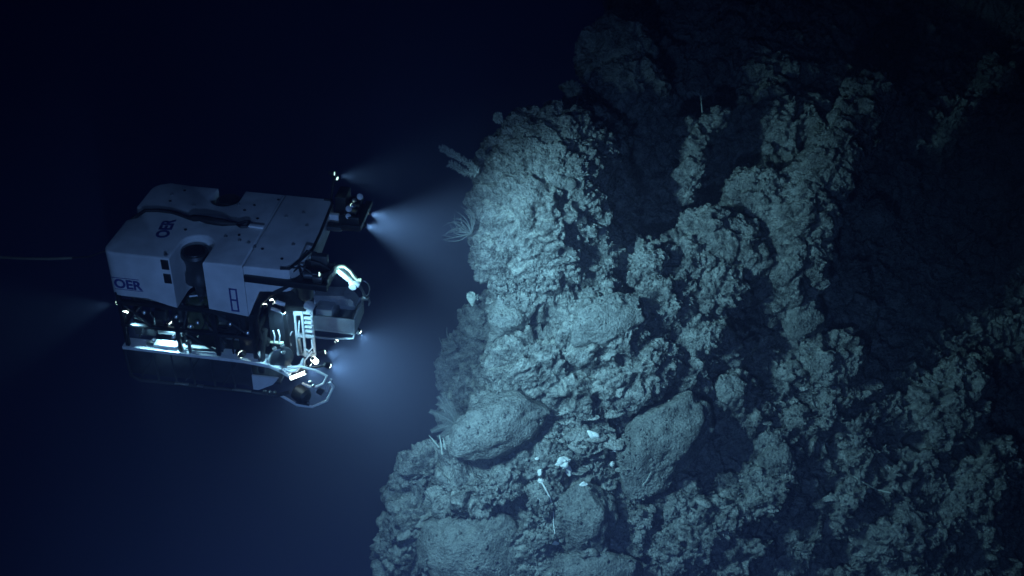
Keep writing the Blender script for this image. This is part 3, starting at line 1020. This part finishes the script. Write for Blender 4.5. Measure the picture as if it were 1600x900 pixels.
# ---- front instrument tower, glass ports, porch and bumper hoops
tw = mb()
for x, y in ((1.10, -0.42), (1.22, -0.44), (1.36, -0.40)):
    tw.box((x - 0.018, y - 0.018, -2.02), (x + 0.018, y + 0.018, -0.95), 0.004)
for z in (-1.0, -1.62, -1.98):
    tw.box((1.08, -0.44, z - 0.03), (1.38, -0.38, z + 0.02), 0.004)
two = tw.build('instrument_tower', M['white'], rov)
mb().box((1.12, -0.46, -1.22), (1.21, -0.41, -1.02), 0.006).build('tower_panel', M['white'], two)
mb().box((1.245, -0.46, -1.18), (1.36, -0.41, -1.0), 0.006).build('tower_panel', M['white'], two)
for i in range(4):
    mb().box((1.25, -0.47, -1.27 - i * 0.085), (1.37, -0.42, -1.235 - i * 0.085), 0.006).build('tower_rung', M['white'], two)
mb().box((1.30, -0.62, -0.98), (1.46, -0.5, -0.88), 0.01, (0, 0.6, 0)).build('tower_lamp_shade', M['white'], two)
mb().tube([(1.14, -0.46, -1.66), (1.15, -0.46, -1.95)], 0.03, 10).build('tower_cylinder', M['steel'], two)
mb().tube([(1.34, -0.45, -1.66), (1.36, -0.5, -1.78), (1.30, -0.5, -1.86), (1.24, -0.46, -1.85)], 0.014, 8).build('tower_hose', M['saddle'], two)
for p in (((1.06, -0.5, -1.5), (1.0, -0.52, -1.62), (1.02, -0.5, -1.78)), ((1.18, -0.47, -1.3), (1.16, -0.5, -1.5), (1.2, -0.47, -1.62)), ((1.33, -0.44, -1.9), (1.22, -0.5, -2.05), (1.2, -0.5, -2.2))):
    mb().tube(p, 0.012, 6).build('tower_hose', M['saddle'], two)
gp = mb()
gp.lathe((0.96, -0.86, -1.70), (0.5, -0.8, 0.0), [(0, .17), (.03, .19), (.08, .19), (.1, .16)], 24)
gp.build('sample_jar', M['grey'], rov)
cr = mb()
cr.tube([(1.02, -0.96, -1.86), (1.12, -0.97, -1.90), (1.22, -0.95, -1.88), (1.30, -0.9, -1.80), (1.32, -0.85, -1.72)], [.02, .03, .034, .03, .02], 10)
cr.build('front_cradle', M['white'], rov)
mb().lathe((1.0, -0.98, -1.86), (0.2, -0.95, 0.1), [(0, .02), (.02, .036), (.05, .03), (.06, .01)], 12).build('sample_light', M['steel'], rov)
for x, z in ((0.92, -1.18), (1.0, -1.16)):
    mb().tube([(x, -0.93, z), (x + .02, -0.94, z - .1), (x, -0.94, z - .22)], 0.012, 6).build('sample_hose', M['saddle'], rov)
mb().box((0.86, -0.95, -1.42), (1.06, -0.90, -1.39), 0.006).build('sample_shelf', M['yellow'], rov)
for x, z in ((0.93, -1.49), (1.06, -1.42), (1.06, -1.54)):
    mb().lathe((x, -0.95, z), (0, -1, 0), [(0, .03), (.03, .034), (.05, .02)], 10).build('sample_knob', M['steel'], rov)
mb().box((0.90, -0.90, -0.86), (1.12, -0.85, -0.83), 0.006, (0, 0.3, 0)).build('sample_rail', M['white'], rov)
mb().prism([(0.84, -0.62), (1.10, -0.62), (1.30, -0.82), (1.34, -1.0), (0.84, -1.05)], -0.62, -0.58, 0, 'y').build('front_bulkhead', M['black'], rov)
mb().box((0.72, -0.55, -2.0), (1.02, 0.75, -0.5), 0.02).build('sample_bay', M['dark'], rov)
mb().tube([(0.66, -0.9, -2.02), (0.72, -0.98, -1.55), (0.78, -0.9, -1.2)], [.05, .06, .05], 10).build('suction_hose', M['rubber'], rov)
# the port-side sample drawer, slid out
pc = mb()
pc.box((1.14, 0.18, -1.98), (1.86, 0.80, -1.94), 0.006)
pc.box((1.14, 0.18, -1.94), (1.86, 0.21, -1.68), 0.006)
pc.box((1.83, 0.21, -1.94), (1.86, 0.80, -1.68), 0.006)
pc.box((1.14, 0.77, -1.94), (1.83, 0.80, -1.68), 0.006)
pco = pc.build('sample_drawer', M['haze_grey'], rov)
mb().tube([(1.1, 0.10, -2.05), (1.5, 0.10, -2.04), (1.84, 0.12, -2.0), (1.86, 0.15, -1.92)], 0.02, 8).build('drawer_bumper', M['haze_grey'], pco)
mb().box((1.20, 0.26, -1.94), (1.48, 0.72, -1.60), 0.03).build('drawer_box', M['haze_grey'], pco)
for k in range(3):
    mb().tube([(1.40 + k * .13, 0.5, -1.62)] + [(1.44 + k * .13 + .075 * math.cos(a), 0.5, -1.60 + .075 * math.sin(a)) for a in (2.2, 1.4, .6, -.2)], 0.014, 6).build('drawer_hose', M['haze_grey'], pco)
mb().prism([(1.12, -1.52), (1.60, -1.47), (1.74, -1.56), (1.80, -1.66), (1.14, -1.66)], 0.5, 0.76, 0, 'y').build('drawer_cover', M['haze_grey'], pco)
H1 = [(1.10, -0.95, -1.84), (1.30, -0.95, -1.80), (1.52, -0.95, -1.84), (1.70, -0.95, -1.93), (1.635, -0.95, -2.09), (1.52, -0.95, -2.17), (1.40, -0.95, -2.18), (1.30, -0.95, -2.13)]
H2 = [(1.74, -0.98, -2.02), (1.80, -0.98, -2.10), (1.68, -0.98, -2.40), (1.44, -0.98, -2.56), (1.20, -0.98, -2.56), (0.95, -0.98, -2.40)]
mb().tube(H1, 0.020, 8).build('bumper_hoop', M['white'], rov)
mb().tube(H2, 0.022, 8).build('bumper_hoop', M['white'], rov)
mb().tube([(1.76, -0.94, -1.99), (1.70, -0.94, -2.16), (1.66, -0.9, -2.28)], 0.018, 8).build('bumper_stay', M['foam'], rov)
cm = mb()
cm.lathe((1.18, -0.92, -2.32), (0.8, -0.5, -0.1), [(0, .10), (.03, .13), (.2, .13), (.24, .09)], 20)
cm.build('sonar_head', M['black'], rov)
for z in (-2.38, -2.46):
    mb().box((1.20, -1.06, z - 0.012), (1.42, -1.02, z + 0.012), 0.005, (0, 0.12, 0)).build('sonar_fin', M['grey'], rov)
mb().box((1.52, -0.96, -2.32), (1.62, -0.9, -2.22), 0.012, (0, 0.5, 0)).build('bumper_sensor', M['grey'], rov)
for x, z in ((1.44, -2.06), (1.48, -2.12)):
    mb().lathe((x, -0.97, z), (0.2, -0.9, 0.2), [(0, .03), (.03, .035), (.05, .02)], 10).build('bumper_light', M['steel'], rov)
for x in (0.72, 0.80, 0.88):
    mb().lathe((x, -1.03, -2.30), (0.1, -0.9, 0.1), [(0, .03), (.03, .035), (.05, .02)], 10).build('skid_roller', M['grey'], rov)

# ---- the tether trailing off behind the vehicle
teth = empty('tether_cable', at(60, 403, 16.6, 0))
tag(teth, 'thin tether cable trailing off behind the vehicle through dark water', 'cable')


def strand(name, pts, r, mat, parent, seg=8):
    b = MB()
    o0 = Vector(parent.location) if parent is not None else Vector((0, 0, 0))
    b.tube([Vector(p) - o0 for p in pts], r, seg)
    return b.build(name, mat, parent)


strand('lit_tether', [at(x, y, 16.6, 0) for x, y in ((-60, 401), (0, 402), (40, 404), (75, 404.5), (113, 403))], 0.022, M['tether'], teth)  # lit stretch of the tether, painted lighter
strand('unlit_tether', [at(112, 403, 16.6, 0), at(140, 401, 16.6, 0), at(170, 390, 16.6, 0), at(200, 360, 16.55, 0)], 0.012, M['tether_unlit'], teth)  # unlit stretch of the same tether, painted near black


# ------------------------------------------------------------------ things growing on the rock
def coral_base(px, py, d):
    return at(px, py, d)


def plume(name, label, cat, root, branches, d, mat, core, hair, n_per, group=None):
    """A bottlebrush: a stem with short polyps all round, one pair of parts per branch."""
    r0 = at(root[0], root[1], d)
    t = empty(name, r0)
    tag(t, label, cat, group)
    rr = random.Random(hash(label) % 1000 if False else sum(map(ord, label)))
    for pts in branches:
        P = [at(x, y, d + 0.05 * i) - r0 for i, (x, y) in enumerate(pts)]
        b = MB()
        b.tube(P, [core * (1.15 - 0.4 * i / len(P)) for i in range(len(P))], 7)
        br = b.build('branch', mat, t)
        hb = MB()
        for i in range(len(P) - 1):
            a, c = P[i], P[i + 1]
            ax = (c - a).normalized()
            for k in range(int(n_per * (c - a).length)):
                q = a.lerp(c, rr.random())
                v = Vector((rr.gauss(0, 1), rr.gauss(0, 1), rr.gauss(0, 1)))
                v = (v - ax * v.dot(ax)).normalized() * hair * rr.uniform(.6, 1.1) + ax * hair * 0.5
                hb.tube([q, q + v * 0.6, q + v], [.006, .009, .004], 4, False)
        hb.build('polyps', mat, br)['kind'] = 'stuff'
    return t


DEDGE = 17.2
plume('bottlebrush_coral', 'pale fuzzy coral of two branches reaching out from the upper edge of the buttress', 'coral', (745, 268),
      [[(748, 270), (732, 255), (715, 245), (700, 237), (690, 231)], [(745, 271), (728, 270), (715, 262), (703, 256)]], 17.3, M['coral'], 0.022, 0.09, 420)


def feather(name, label, cat, root, tips, d, mat, r, pin, n=9, group=None, bend=0.2, dd=0.25):
    """A sea lily or fan: arms from one root, each with pinnules down both sides."""
    r0 = at(root[0], root[1], d)
    t = empty(name, r0)
    tag(t, label, cat, group)
    rr = random.Random(sum(map(ord, label)))
    right = Vector(CAMROT @ Vector((1, 0, 0)))
    upv = Vector(CAMROT @ Vector((0, 1, 0)))
    for i, (x, y) in enumerate(tips):
        e = at(x, y, d + rr.uniform(-dd, dd)) - r0
        side = Vector((-e.dot(upv), e.dot(right), 0))
        side = right * side.x + upv * side.y
        bnd = bend * rr.uniform(-1, 1)
        P = [e * k / 6 + side * bnd * math.sin(math.pi * k / 6 * .9) for k in range(7)]
        b = MB()
        b.tube(P, [r * (1.2 - .9 * k / 6) for k in range(7)], 6)
        if pin:
            for k in range(1, n * 2):
                f = k / (n * 2)
                j = min(int(f * 6), 5)
                q = P[j].lerp(P[j + 1], f * 6 - j)
                ax = (P[j + 1] - P[j]).normalized()
                for sgn in (-1, 1):
                    sd = (side.normalized() * sgn + ax * 0.8).normalized() * pin * (1.1 - f * .7) * rr.uniform(.8, 1.1)
                    b.tube([q, q + sd], [r * .36, r * .25], 4, False)
        b.build('arm', mat, t)
    return t


_lr = random.Random(4)
_tips = []
for _k in range(26):
    _a, _l = R(_lr.uniform(95, 200)), _lr.uniform(30, 47)
    _tips.append((736 + _l * math.cos(_a), 364 - _l * math.sin(_a)))
feather('sea_lily', 'feathery sea lily with curled arms on the left flank of the buttress', 'sea lily', (736, 364), _tips, 17.3, M['coral_dim'], 0.010, 0.035, 3, None, 0.35, 0.5)
feather('sea_fan', 'grey branching sea fan rising behind the overhanging boulder', 'sea fan', (713, 664),
        [(689, 614), (681, 632), (671, 643), (674, 675), (683, 682), (684, 619)], 17.6, M['coral_dim'], 0.018, 0.14, 13, None, 0.16)
feather('spiny_sea_lily', 'faint sea lily with thin straight arms on the ledge at lower left', 'sea lily', (674, 786),
        [(658, 762), (651, 776), (650, 784), (652, 790), (655, 795), (650, 812), (664, 758), (646, 800)], 16.75, M['coral_dim'], 0.006, 0, 4, None, 0.05)
feather('crinoid', 'dim sea lily with long curved fingers below the neck of the buttress', 'sea lily', (712, 545),
        [(688, 525), (690, 534), (686, 548), (700, 510), (684, 552), (705, 521), (693, 542)], 20.4, M['coral_dim'], 0.012, 0.045, 8, None, 0.3)
feather('sea_lily', 'dim sea lily with long curved fingers above the sea fan', 'sea lily', (722, 590),
        [(692, 580), (690, 590), (696, 598), (700, 574)], 20.4, M['coral_dim'], 0.012, 0.045, 8, None, 0.3)


def whip(name, label, pts, d, r, mat, cat='coral'):
    P = [at(x, y, d) for x, y in pts]
    t = empty(name, P[0])
    tag(t, label, cat)
    b = MB()
    b.tube([p - P[0] for p in P], [r * (1.1 - .5 * k / len(P)) for k in range(len(P))], 7)
    o = b.build('stem', mat, t)
    return t


def single(name, label, cat, pts, d, r, mat):
    P = [at(x, y, d) for x, y in pts]
    b = MB()
    b.tube([p - P[0] for p in P], r, 7)
    o = b.build(name, mat)
    o.location = P[0]
    tag(o, label, cat)
    return o


single('whip_coral', 'thin white whip coral leaning left beside the overhanging boulder', 'coral', [(686, 699), (679, 690), (670, 680)], 16.4, [.016, .014, .006], M['coral'])
single('whip_coral', 'tallest white whip coral standing straight beside the overhanging boulder', 'coral', [(691, 710), (689, 692), (686.5, 680)], 16.4, [.02, .016, .007], M['coral'])
single('whip_coral', 'short white whip coral next to the boulder, right of two others', 'coral', [(696, 702), (694, 692), (692, 684)], 16.4, [.016, .013, .006], M['coral'])


def pompom(name, label, cat, px, py, rpx, d, stem_to, mat, n=160):
    c = at(px, py, d)
    k = (d + BACK + 0.9) / F_PX
    t = empty(name, at(stem_to[0], stem_to[1], d + 0.1))
    o0 = Vector(t.location)
    tag(t, label, cat)
    b = MB()
    b.tube([Vector((0, 0, 0)), (c - o0) * .5 + Vector((.01, 0, .01)), c - o0], [.008, .006, .008], 6)
    b.build('stalk', mat, t)
    rr = random.Random(int(px))
    h = MB()
    for i in range(n):
        v = Vector((rr.gauss(0, 1), rr.gauss(0, 1), rr.gauss(0, 1))).normalized()
        L = rpx * k * rr.uniform(.65, 1.1)
        q = c - o0
        h.tube([q + v * L * .25, q + v * L * .8, q + v * L], [.008, .014, .006], 4, False)
    hd = h.build('head', mat, t)
    return t


pompom('stalked_sponge', 'small round fuzzy sponge on a stalk over the dome of the buttress', 'sponge', 778, 184, 9, 17.9, (798, 206), M['coral'])
pompom('stalked_sponge', 'fuzzy lump growing on the slope beside the two branched coral', 'sponge', 751, 240, 8, 17.4, (766, 258), M['coral_dim'])
pompom('stalked_sponge', 'round fuzzy coral head against black water above the buttress', 'coral', 894, 140, 15, 19.2, (915, 160), M['coral_dim'], 260)
cu = MB()
c0 = at(738, 478, 17.7)
cu.lathe((0, 0, 0), (CAMROT @ Vector((-0.1, 1, 0.2))), [(0, .02), (.05, .04), (.12, .085), (.19, .10), (.22, .09), (.2, .07)], 14)
for k in range(26):
    a = k * 2.4
    v = CAMROT @ Vector((math.cos(a) * .1, .12 + .004 * k, math.sin(a) * .1))
    cu.tube([v, v * 1.25], [.012, .004], 4, False)
cuo = cu.build('cup_sponge', M['coral'])
cuo.location = c0
tag(cuo, 'bright bell shaped sponge hanging at the edge under the neck of the buttress', 'sponge')


def sponge(px, py, rx, ry, roll, seed, label, mat='sponge', lift=0.06, thick=0.55, name='sponge', cat='sponge', group=None):
    d = (DG_HIT(px, py) or (None, None, 16.5))[2] - lift
    k = (d + BACK + 0.9) / F_PX
    me = rock_mesh(name, rx * k, ry * k, min(rx, ry) * k * thick, seed, 4, 2.8, 0.2)
    o = link(name, me, M[mat], None, True, 180)
    o.location = at(px, py, d)
    o.rotation_euler = (CAMROT @ Matrix.Rotation(R(roll), 3, 'Z')).to_euler()
    tag(o, label, cat, group)
    return o


# one ray tree over the cliff and its boulders
_dg = bpy.context.evaluated_depsgraph_get()
_V, _F, _n = list(_v), [tuple(p.vertices) for p in cliff.data.polygons], len(_v)
for bo in BOULDERS:
    mw = Matrix.Translation(bo.location) @ bo.rotation_euler.to_matrix().to_4x4()
    _V += [tuple(mw @ v.co) for v in bo.data.vertices]
    _F += [tuple(i + _n for i in p.vertices) for p in bo.data.polygons]
    _n = len(_V)
BVH2 = BVHTree.FromPolygons(_V, _F)


def DG_HIT(px, py):
    d = (at(px, py, 10.0) - EYE).normalized()
    h = BVH2.ray_cast(EYE, d)
    if h[0] is None:
        return None
    return h[0], h[1], (h[0] - EYE).dot(Vector((0, math.cos(PITCH), -math.sin(PITCH)))) - BACK - lean(px, py)


sponge(882, 722, 13, 11, 40, 2, 'largest bright white sponge, lumpy and holed, among the rubble')
sponge(888, 735, 6, 8, 0, 4, 'white sponge lobe under the largest white sponge')
sponge(926, 679, 11, 5, -25, 6, 'long white sponge on the rubble above the largest sponge')
sponge(960, 699, 8, 11, -10, 7, 'white sponge against the left side of the tilted slab')
sponge(957, 725, 4, 5, 20, 9, 'small white sponge under the one against the tilted slab')
sponge(912, 757, 6, 4, 20, 10, 'small white sponge on top of the upright boulder')
sponge(843, 738, 4, 6, 0, 12, 'white sponge at the top of the white trail left of the largest sponge')
sponge(845, 751, 5, 5, 0, 14, 'white sponge at the bend of the white trail')
sponge(839, 717, 4, 3, 0, 15, 'tiny white sponge above the white trail')
sponge(866, 846, 10, 5, -25, 16, 'flat white sponge at the foot of the upright boulder')
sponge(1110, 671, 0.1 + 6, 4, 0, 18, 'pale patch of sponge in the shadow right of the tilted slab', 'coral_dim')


def trail(label, pts, r, mat='sponge', name='white_strand', cat='coral'):
    P = []
    for x, y in pts:
        h = DG_HIT(x, y)
        P.append(at(x, y, (h[2] if h else 16.4) - 0.045))
    for i in range(1, len(P)):
        if abs(P[i].y - P[i - 1].y) > .5:
            P[i].y = P[i - 1].y
    b = MB()
    o0 = P[0]
    b.tube([p - o0 for p in P], r, 6)
    o = b.build(name, M[mat])
    o.location = o0
    tag(o, label, cat)
    return o


trail('white strand down the left edge of the upright boulder', [(866, 790), (865, 805), (865, 820), (867, 834)], 0.011)
trail('white crooked strand running down from the bend of the sponge trail', [(847, 755), (853, 765), (858, 775), (862, 786)], 0.018)
trail('short white branch beside the crooked strand', [(840, 778), (846, 783), (853, 788)], 0.012)
trail('pale curved strand lying on the lower face of the tilted slab', [(1004, 758), (1010, 752), (1014, 744), (1018, 737)], 0.012, 'coral')
trail('thin pale stalk standing on the ledge above the pale mound', [(936, 464), (934, 455), (934, 446)], 0.009, 'coral')
trail('pale curved strand lying across the dim slope at right', [(1334, 744), (1350, 754), (1370, 765), (1392, 770)], 0.018, 'coral')
single('sea_whip', 'thin upright stalk in the dark gully', 'coral', [(1097, 176), (1096, 162), (1095, 150)], 19.4, [.014, .012, .006], M['coral'])

# ------------------------------------------------------------------ stones and rubble lodged on the cliff
STONE_MESH = []
for k in range(14):
    me = rock_mesh('stone', 1.0, random.uniform(.7, .95), random.uniform(.55, .8), 50 + k, 2, 1.2, 0.5)
    me.materials.append(M['silt_stone' if k > 9 else 'boulder' if k % 3 == 0 else 'rock'])
    me.polygons.foreach_set('use_smooth', [True] * len(me.polygons))
    STONE_MESH.append(me)
sr = random.Random(21)
ZONES = [(855, 640, 985, 740, 5), (975, 770, 1130, 860, 5), (820, 780, 880, 900, 4), (1190, 590, 1360, 690, 4), (1090, 720, 1330, 800, 5), (880, 400, 1010, 480, 3), (1000, 400, 1180, 560, 4),
         (1280, 700, 1560, 880, 4), (760, 430, 960, 475, 3), (860, 640, 980, 700, 3), (1180, 270, 1230, 320, 1), (740, 720, 860, 790, 2), (870, 200, 990, 440, 4), (1300, 480, 1540, 700, 3)]
zw = [z[4] for z in ZONES]
n = 0
stones = []
while n < 250:
    z = sr.choices(ZONES, zw)[0]
    x, y = sr.uniform(z[0], z[2]), sr.uniform(z[1], z[3])
    h = DG_HIT(x, y)
    if h is None:
        continue
    rp = min(14, max(4.5, sr.lognormvariate(1.85, .35)))
    k = (h[2] + BACK) / F_PX
    o = bpy.data.objects.new('stone', STONE_MESH[n % 10])
    COL.objects.link(o)
    o.parent = cliff
    o.location = h[0] + h[1] * rp * k * 0.15
    s = rp * k
    if ZONES.index(z) in (3, 4, 7, 13, 0, 9):
        o.data = STONE_MESH[10 + n % 4]
        o.scale = (s * sr.uniform(1.3, 2.2), s * sr.uniform(1.0, 1.4), s * sr.uniform(.35, .6))
        o.rotation_euler = (sr.uniform(-.3, .3), sr.uniform(-.3, .3), sr.uniform(-.7, .7))
    else:
        o.scale = (s * sr.uniform(.9, 1.3), s * sr.uniform(.8, 1.1), s)
        o.rotation_euler = (sr.uniform(-.6, .6), sr.uniform(-.6, .6), sr.uniform(0, 6.28))
    n += 1
# finer rubble, past counting
proto = [rock_mesh('pebble', 1.0, .8, .65, 80 + k, 1, 1.3, 0.6) for k in range(6)]
pc_ = [(get_co(m), np.array([tuple(p.vertices) for p in m.polygons])) for m in proto]
VV, FF, base = [], [], 0
n = 0
while n < 5200:
    if sr.random() < 0.62:
        z = sr.choices(ZONES, zw)[0]
        x, y = sr.uniform(z[0], z[2]), sr.uniform(z[1], z[3])
    else:
        x, y = sr.uniform(640, 1590), sr.uniform(180, 900)
    h = DG_HIT(x, y)
    if h is None or h[2] > 21:
        continue
    n += 1
    r = min(5.5, max(1.4, sr.lognormvariate(.9, .4))) * (h[2] + BACK) / F_PX
    co, fa_ = pc_[n % 6]
    m = np.array(Euler((sr.uniform(0, 6.28), sr.uniform(0, 6.28), sr.uniform(0, 6.28))).to_matrix())
    VV.append((co * r) @ m.T + np.array(h[0] + h[1] * r * 0.3))
    FF.append(fa_ + base)
    base += len(co)
me = bpy.data.meshes.new('rubble')
me.from_pydata(np.concatenate(VV).tolist(), [], np.concatenate(FF).tolist())
rub = link('rubble', me, M['boulder'], cliff, True, 50)
rub['kind'] = 'stuff'
for m in proto:
    bpy.data.meshes.remove(m)

# ------------------------------------------------------------------ the sea water between everything
hz = MB()
hz.box((-28, -6, -9), (28, 52, 19))
hm = bpy.data.materials.new('sea_water')
hm.use_nodes = True
nt = hm.node_tree
nt.nodes.clear()
out = nt.nodes.new('ShaderNodeOutputMaterial')
pv = nt.nodes.new('ShaderNodeVolumePrincipled')
pv.inputs['Color'].default_value = (0.37, 0.38, 0.60, 1)
pv.inputs['Absorption Color'].default_value = (0.25, 0.62, 0.80, 1)
pv.inputs['Density'].default_value = 0.0145
pv.inputs['Anisotropy'].default_value = 0.0
nt.links.new(pv.outputs['Volume'], out.inputs['Volume'])
haze = hz.build('haze', hm, None, False)
tag(haze, 'dark blue sea water that fades far things', None, None, 'stuff')
